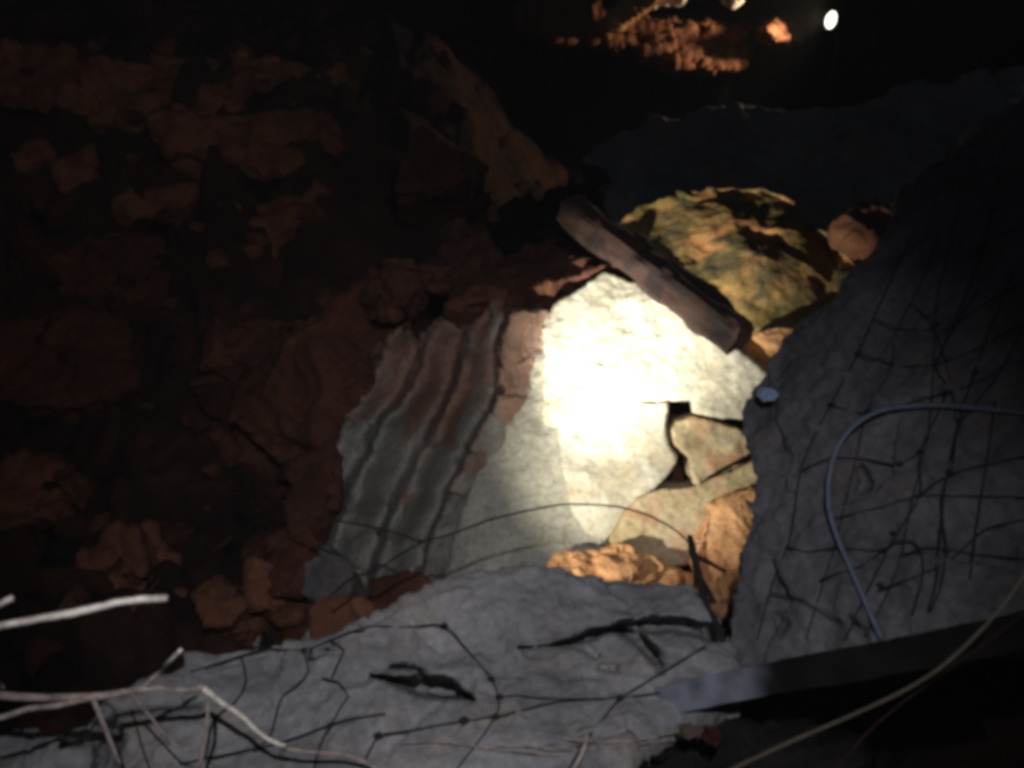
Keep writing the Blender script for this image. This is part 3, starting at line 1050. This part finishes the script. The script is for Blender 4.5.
rock('dark_rock', [prism([(742, 48), (770, 42), (814, 40), (850, 46), (880, 120), (890, 330), (700, 330), (712, 120)],
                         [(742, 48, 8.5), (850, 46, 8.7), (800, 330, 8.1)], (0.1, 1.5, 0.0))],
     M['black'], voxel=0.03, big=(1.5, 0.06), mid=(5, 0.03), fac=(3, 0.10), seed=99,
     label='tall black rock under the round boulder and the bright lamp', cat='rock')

# ------------------------------------------------------------------ black net over the rocks
rd = plane_depth(right_ctrl)
ld = plane_depth(ledge_ctrl)


from mathutils.bvhtree import BVHTree


def bvh(o):
    loc = Vector(o.location)
    return BVHTree.FromPolygons([v.co + loc for v in o.data.vertices], [p.vertices[:] for p in o.data.polygons])


TREES = {'right': bvh(rrock), 'ledge': bvh(ledge)}


def surf(which, x, y):
    dr = (P(x, y, 1.0) - CAM)
    h = TREES[which].ray_cast(CAM, dr.normalized())
    if h[0] is not None:
        return (h[0] - CAM).dot(FW)
    return (rd if which == 'right' else ld)(x, y)


def on_right(x, y, off=0.014):
    return P(x, y, surf('right', x, y) - off)


def on_ledge(x, y, off=0.014):
    return P(x, y, surf('ledge', x, y) - off)


def drape(which, pts, off=0.005, step=9.0, slack=4):
    """a cord laid over a rock: follows the surface, bridging the hollows"""
    xy = []
    n = len(pts)
    for i in range(n - 1):
        p0, p1, p2, p3 = [np.array(pts[min(max(i + k, 0), n - 1)], float) for k in (-1, 0, 1, 2)]
        m = max(1, int(np.hypot(*(p2 - p1)) / step))
        for k in range(m):
            t = k / m
            xy.append(0.5 * (2 * p1 + (p2 - p0) * t + (2 * p0 - 5 * p1 + 4 * p2 - p3) * t * t + (3 * p1 - p0 - 3 * p2 + p3) * t ** 3))
    xy.append(np.array(pts[-1], float))
    d = np.array([surf(which, x, y) for x, y in xy])
    ker = np.ones(2 * slack + 1) / (2 * slack + 1)
    sm = np.convolve(np.pad(d, slack, mode='edge'), ker, mode='valid')
    d = np.minimum(d, sm)
    d = np.convolve(np.pad(d, 1, mode='edge'), np.ones(3) / 3, mode='valid') - off
    return [P(x, y, q) for (x, y), q in zip(xy, d)]


def knot_mesh(name):
    bm = bmesh.new()
    bmesh.ops.create_icosphere(bm, subdivisions=2, radius=1)
    for v in bm.verts:
        v.co *= 1 + 0.25 * float(vnoise(np.array([v.co[:]]) * 2.2, 4)[0])
    me = bpy.data.meshes.new(name)
    bm.to_mesh(me)
    bm.free()
    me.materials.append(M['net'])
    for p in me.polygons:
        p.use_smooth = True
    return me


KN = knot_mesh('knot')


def make_net(root, strands, proj, knots, r=0.0024, kr=0.0075):
    for s in strands:
        if isinstance(proj, str):
            off, sub = drape(proj, s), 1
        else:
            off, sub = [proj(x, y) for x, y in s], 5
        tube('strand', off, r * random.uniform(0.85, 1.25), M['net'], root, 6, sub, jitter=0.0009)
    for x, y in knots:
        o = bpy.data.objects.new('knot', KN)
        col.objects.link(o)
        o.parent = root
        o.location = (drape(proj, [(x - 6, y), (x, y), (x + 6, y)], 0.006)[1] if isinstance(proj, str) else proj(x, y)) - Vector(root.location)
        k = kr * random.uniform(0.8, 1.25)
        o.scale = (k * 1.2, k, k * 0.85)


rn = empty('rock_net', on_right(800, 650))
tag(rn, 'black cord net hanging over the dark right rock face', 'net')
right_strands = [
    [(912, 235), (893, 275), (874, 318), (858, 353), (831, 404), (815, 435), (800, 474), (790, 537), (772, 585), (757, 640)],
    [(940, 230), (921, 283), (897, 330), (890, 369), (868, 410), (858, 450), (846, 500), (834, 548), (818, 600), (806, 640)],
    [(978, 290), (960, 318), (936, 365), (946, 392), (921, 451), (919, 496), (893, 540), (868, 590), (845, 640)],
    [(960, 200), (946, 262), (936, 310), (934, 362), (930, 420), (924, 455), (912, 500), (900, 560), (884, 600), (866, 634)],
    [(1015, 270), (990, 330), (975, 372), (962, 410), (948, 470), (940, 530), (936, 580), (928, 612)],
    [(1000, 180), (985, 240), (968, 290), (950, 330), (938, 360)],
    [(1022, 330), (1000, 372), (978, 400), (958, 430), (952, 475)],
    [(858, 353), (880, 360), (900, 366), (936, 364), (975, 350), (1010, 330), (1040, 320)],
    [(831, 404), (850, 411), (880, 412), (905, 404), (936, 395), (962, 388), (1000, 372)],
    [(803, 470), (832, 458), (868, 460), (900, 464), (921, 451)],
    [(834, 518), (860, 512), (886, 506), (919, 496), (960, 496), (1014, 497), (1060, 500)],
    [(921, 494), (940, 480), (952, 474), (980, 466), (1020, 458), (1060, 452)],
    [(882, 551), (896, 541), (912, 541), (922, 556), (922, 580), (912, 615)],
    [(882, 551), (862, 566), (842, 572), (820, 580)],
    [(900, 556), (925, 548), (948, 550), (990, 556), (1040, 560)],
    [(950, 470), (941, 500), (944, 530), (946, 552), (940, 590), (930, 612)],
    [(786, 546), (806, 552), (834, 548), (860, 550), (882, 551)],
    [(770, 592), (800, 600), (818, 600)],
    [(874, 318), (897, 328), (930, 330), (950, 328), (990, 300), (1030, 280)],
    [(930, 250), (960, 262), (990, 240), (1024, 225)],
    [(905, 300), (920, 310), (934, 330), (948, 370), (958, 430)],
    [(878, 590), (900, 582), (920, 575), (950, 560), (985, 530), (1024, 520)],
    [(996, 400), (990, 440), (984, 480), (976, 530), (970, 580)],
]
right_knots = [(858, 353), (831, 404), (936, 364), (946, 392), (921, 451), (919, 496), (952, 474), (882, 551), (893, 533), (946, 551),
               (868, 410), (880, 585), (900, 464), (834, 548), (936, 325), (975, 372), (962, 410)]
make_net(rn, right_strands, 'right', right_knots)

lnr = empty('ledge_net', on_ledge(495, 717))
tag(lnr, 'black knotted cord net lying over the grey foreground ledge', 'net')
ledge_strands = [
    [(362, 768), (370, 749), (378, 736), (420, 729), (464, 721), (495, 717), (530, 708), (558, 702), (590, 699), (620, 698), (655, 694), (690, 690)],
    [(370, 626), (410, 627), (444, 626), (468, 651), (491, 679), (499, 698), (495, 717), (476, 745), (456, 770), (440, 790)],
    [(499, 696), (530, 697), (558, 699), (600, 699), (620, 698)],
    [(620, 698), (597, 726), (581, 749), (566, 775)],
    [(620, 698), (659, 675), (691, 655), (706, 646)],
    [(190, 672), (220, 663), (241, 656), (266, 649), (304, 650), (340, 636), (370, 626)],
    [(304, 650), (308, 672), (296, 686), (282, 697), (275, 720), (268, 740), (256, 749)],
    [(180, 764), (200, 760), (255, 749), (290, 740), (331, 725), (357, 718), (385, 714)],
    [(331, 725), (340, 708), (348, 697), (338, 682), (322, 678)],
    [(331, 725), (320, 745), (314, 770)],
    [(331, 680), (338, 664), (344, 650), (330, 640)],
    [(241, 656), (246, 680), (236, 702), (214, 720), (205, 760)],
    [(150, 770), (140, 740), (132, 710)],
]
ledge_knots = [(378, 736), (464, 721), (495, 717), (499, 697), (444, 626), (620, 698), (304, 650), (331, 725), (256, 749), (491, 680), (581, 749)]
make_net(lnr, ledge_strands, 'ledge', ledge_knots, r=0.0027, kr=0.0095)


def free(x, y):
    return P(x, y, np.interp(x, [300, 430, 560, 660], [2.75, 2.62, 2.68, 2.56]))


fn = empty('hanging_net', free(418, 541))
tag(fn, 'loose black net cords hanging across the gap behind the ledge', 'net')
make_net(fn, [[(280, 500), (310, 515), (372, 527), (400, 534), (420, 541), (445, 536), (470, 527), (500, 517), (560, 505), (610, 506), (645, 514), (675, 530), (692, 546)],
              [(424, 541), (398, 556), (376, 570), (352, 578), (330, 596)]], free, [(420, 541)], r=0.0036, kr=0.010)

# ------------------------------------------------------------------ dark root and its spur at the junction of ledge and rock face
rt = empty('dark_root', P(726, 672, 2.15))
tag(rt, 'thick black root curling down where ledge meets the rock face', 'root')
tube('stem', [P(690, 536, 2.52), P(692, 548, 2.48), P(698, 573, 2.42), P(706, 605, 2.34), P(720, 634, 2.24), P(726, 672, 2.14), P(728, 690, 2.10)],
     [0.008, 0.013, 0.012, 0.012, 0.015, 0.017, 0.016], M['rope'], rt, 9, 5, jitter=0.0012)
tube('spur', [P(694, 556, 2.46), P(708, 562, 2.44), P(726, 572, 2.42)], [0.009, 0.008, 0.005], M['rope'], rt, 7, 4, jitter=0.001)
tube('spur', [P(721, 640, 2.22), P(704, 652, 2.18), P(690, 664, 2.14)], [0.008, 0.006, 0.003], M['rope'], rt, 7, 4, jitter=0.001)
tube('spur', [P(699, 575, 2.42), P(708, 592, 2.40), P(716, 602, 2.38)], [0.008, 0.010, 0.004], M['rope'], rt, 7, 4, jitter=0.001)

# ------------------------------------------------------------------ blue-grey hose
hose = tube('hose', drape('right', [(1075, 420), (1024, 413), (985, 409), (950, 406), (915, 406), (880, 411), (852, 428), (834, 456), (828, 492),
                                   (832, 522), (845, 556), (860, 590), (872, 618), (882, 640)], 0.016, 14, 6), 0.0066, M['hose'], None, 10, 3)
tag(hose, 'curved blue grey hose lying across the right rock face', 'hose')

# ------------------------------------------------------------------ flat board along the foot of the rock face
pa, pc = P(660, 702, 2.02), P(1060, 622, 1.58)
pd = (pc - pa).normalized()
pw = (Vector((0, 0.55, 0.83)) - pd * Vector((0, 0.55, 0.83)).dot(pd)).normalized()
pn = pd.cross(pw).normalized()
V, F = [], []
sec = [(-0.036, -0.011), (-0.034, -0.013), (0.034, -0.013), (0.036, -0.011), (0.036, 0.011), (0.034, 0.013), (-0.034, 0.013), (-0.036, 0.011)]
NB = 60
for i in range(NB + 1):
    c = pa + (pc - pa) * (i / NB)
    for (u, w) in sec:
        j = vnoise(np.array([[i * 0.35, u * 60, w * 90]]), 9)[0] * 0.0022
        V.append(tuple(c + pw * (u + j + 0.004 * math.sin(i * 0.11)) + pn * (w + j)))
for i in range(NB):
    for k in range(8):
        k2 = (k + 1) % 8
        F.append((i * 8 + k, i * 8 + k2, (i + 1) * 8 + k2, (i + 1) * 8 + k))
F.append(tuple(range(8))[::-1])
F.append(tuple(NB * 8 + k for k in range(8)))
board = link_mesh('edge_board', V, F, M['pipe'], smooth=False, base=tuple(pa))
tag(board, 'long flat board below the right rock face, blue grey at its left end, painted shade beyond', 'board')

# ------------------------------------------------------------------ thin wires at lower right
w1 = tube('curved_wire', [P(690, 792, 1.10), P(735, 768, 1.10), P(790, 742, 1.10), P(850, 716, 1.10), P(905, 690, 1.10), P(945, 664, 1.10), P(985, 626, 1.10),
                          P(1010, 596, 1.10), P(1030, 566, 1.10), P(1060, 520, 1.12)], 0.0018, M['wire'], None, 7, 5)
tag(w1, 'thin pale curved wire crossing the black lower right corner', 'wire')
w2 = tube('rusty_wire', [P(820, 790, 1.12), P(870, 730, 1.14), P(930, 682, 1.15), P(990, 640, 1.16), P(1050, 590, 1.18)], 0.0014, M['wirered'], None, 7, 5)
tag(w2, 'faint rusty wire below the pale curved wire at lower right', 'wire')

# ------------------------------------------------------------------ small bits
rock('blue_chip', [prism([(758, 396), (764, 389), (774, 389), (779, 395), (773, 402), (763, 402)],
                          [(758, 396, 2.50), (779, 395, 2.46), (768, 402, 2.47)], (0, 0.03, -0.005))],
     M['blue'], voxel=0.004, big=(8, 0.002), mid=(20, 0.002), fac=(15, 0.004), fine=(60, 0.001), seed=96,
     label='small pale blue chip near the left edge of the right rock face', cat='chip')
rock('red_scrap', [prism([(700, 738), (708, 731), (716, 733), (722, 741), (716, 748), (706, 747)],
                         [(700, 738, 1.78), (722, 741, 1.75), (710, 748, 1.74)], (0, 0.03, -0.01))],
     M['red'], voxel=0.004, big=(8, 0.003), mid=(20, 0.002), fac=(12, 0.006), fine=(60, 0.001), seed=97,
     label='small dull red scrap below the left end of the flat board', cat='scrap')
rock('pale_scrap', [prism([(682, 733), (692, 728), (703, 732), (700, 739), (688, 741)],
                          [(682, 733, 1.80), (703, 732, 1.78), (690, 741, 1.77)], (0, 0.03, -0.01))],
     M['wire'], voxel=0.004, big=(8, 0.003), mid=(20, 0.002), fac=(12, 0.006), fine=(60, 0.001), seed=98,
     label='small pale scrap beside the dull red one below the board', cat='scrap')

# ------------------------------------------------------------------ thin haze box, added for glow around the torch beam
hz = [(x, y, z) for x in (-7, 7) for y in (-2.5, 13.5) for z in (-2.6, 5.5)]
haze = link_mesh('haze', hz, [(0, 1, 3, 2), (4, 6, 7, 5), (0, 4, 5, 1), (2, 3, 7, 6), (0, 2, 6, 4), (1, 5, 7, 3)], bpy.data.materials.new('glow_haze'), smooth=False)
hm = haze.data.materials[0]
hm.use_nodes = True
ht = hm.node_tree
ht.nodes.remove(ht.nodes['Principled BSDF'])
pv = ht.nodes.new('ShaderNodeVolumePrincipled')
pv.inputs['Color'].default_value = (0.80, 0.88, 1.0, 1)
pv.inputs['Density'].default_value = 0.0018
ht.links.new(pv.outputs[0], ht.nodes['Material Output'].inputs['Volume'])
tag(haze, kind='stuff')

# ------------------------------------------------------------------ dry twigs at lower left
t1 = empty('straw_stem', P(-140, 700, 1.25))
tag(t1, 'bright straw stem reaching in from the left edge', 'twig')
d1 = 1.15
tube('stem', [P(-140, 700, 1.3), P(-60, 640, 1.22), P(0, 626, d1), P(38, 619, d1), P(72, 613, d1), P(95, 608, d1), P(120, 602, d1), P(142, 599.5, d1), P(167, 598, d1)],
     [0.0055, 0.0052, 0.0050, 0.0048, 0.0056, 0.0052, 0.0046, 0.0050, 0.0045], M['twig'], t1, 9, 5, jitter=0.0004)
tube('side_stem', [P(-70, 646, 1.22), P(-20, 616, 1.17), P(12, 598, d1)], [0.005, 0.0045, 0.004], M['twig'], t1, 8, 4, jitter=0.0004)

t2 = empty('dry_branch', P(-100, 720, 1.5))
tag(t2, 'forked dry branch lying across the lower left of the ledge', 'branch')


def bd(x):
    return float(np.interp(x, [-100, 0, 120, 210, 290, 380], [1.5, 1.52, 1.6, 1.7, 1.76, 1.78]))


def bp_(x, y, o=0.0):
    return P(x, y, bd(x) - o)


tube('main_stem', [bp_(-100, 690), bp_(-30, 692), bp_(0, 695), (bp_(40, 698)), bp_(68, 697), bp_(92, 697), bp_(118, 693), bp_(140, 690), bp_(160, 688), bp_(182, 690), bp_(203, 687)],
     [0.0078, 0.0075, 0.0075, 0.0072, 0.007, 0.0085, 0.0068, 0.0066, 0.0064, 0.0062, 0.0075], M['twig2'], t2, 9, 5, jitter=0.0008)
tube('side_stem', [bp_(203, 688), bp_(222, 703), bp_(242, 716), bp_(256, 730), bp_(270, 740), bp_(285, 746)], [0.0068, 0.0058, 0.0054, 0.005, 0.0045, 0.0055], M['twig'], t2, 8, 5, jitter=0.0006)
tube('side_stem', [bp_(206, 690), bp_(208, 712), bp_(204, 740), bp_(199, 772)], [0.005, 0.0042, 0.004, 0.0038], M['twig2'], t2, 8, 5, jitter=0.0005)
tube('side_stem', [bp_(93, 698), bp_(101, 718), bp_(110, 740), bp_(120, 764)], [0.005, 0.0046, 0.0042, 0.0036], M['twig2'], t2, 8, 5, jitter=0.0005)
tube('side_stem', [bp_(88, 698), bp_(60, 705), bp_(28, 709), bp_(0, 718), bp_(-40, 730)], [0.0065, 0.006, 0.0056, 0.0055, 0.0055], M['twig2'], t2, 8, 5, jitter=0.0006)
tube('side_stem', [bp_(132, 694), bp_(150, 716), bp_(172, 742), bp_(190, 752)], [0.003, 0.0026, 0.0022, 0.0018], M['twig2'], t2, 7, 5, jitter=0.0005)
tube('side_stem', [bp_(-4, 692), bp_(-2, 682), bp_(4, 688)], [0.004, 0.0035, 0.003], M['twig2'], t2, 7, 4)

t3 = tube('short_stick', [P(140, 692, 1.66), P(148, 683, 1.62), P(165, 666, 1.58), P(181, 650, 1.54)], [0.0042, 0.0044, 0.004, 0.0042], M['twig'], None, 8, 4, jitter=0.0003)
tag(t3, 'short straight stick poking up from the dry branch', 'stick')
t4 = tube('thin_stick', [P(282, 748, 1.79), P(310, 752, 1.80), P(345, 755, 1.80), P(372, 766, 1.80), P(400, 790, 1.78)], 0.004, M['twig2'], None, 8, 4, jitter=0.0005)
tag(t4, 'thin stick lying along the bottom edge beyond the dry branch', 'stick')
t5 = tube('forked_stick', [P(560, 790, 1.76), P(578, 762, 1.78), P(586, 742, 1.80), P(588, 735, 1.81)], [0.005, 0.005, 0.0045, 0.003], M['twig2'], None, 8, 4, jitter=0.0005)
tag(t5, 'small upright stick at the middle of the bottom edge', 'stick')
for i, (pts, lab) in enumerate([
    ([(478, 748), (520, 746), (570, 750), (640, 744), (690, 738)], 'long dry grass blade along the bottom right of the ledge'),
    ([(560, 738), (610, 742), (650, 738), (684, 730)], 'upper short grass blade lying below the end of the board'),
    ([(400, 744), (440, 742), (500, 750), (560, 756)], 'dry grass blade at the bottom middle of the ledge'),
]):
    g = tube('grass_blade', drape('ledge', pts, 0.012), 0.0022, M['twig2'], None, 6, 1, jitter=0.0005)
    tag(g, lab, 'grass blade', 'dry grass on the ledge')
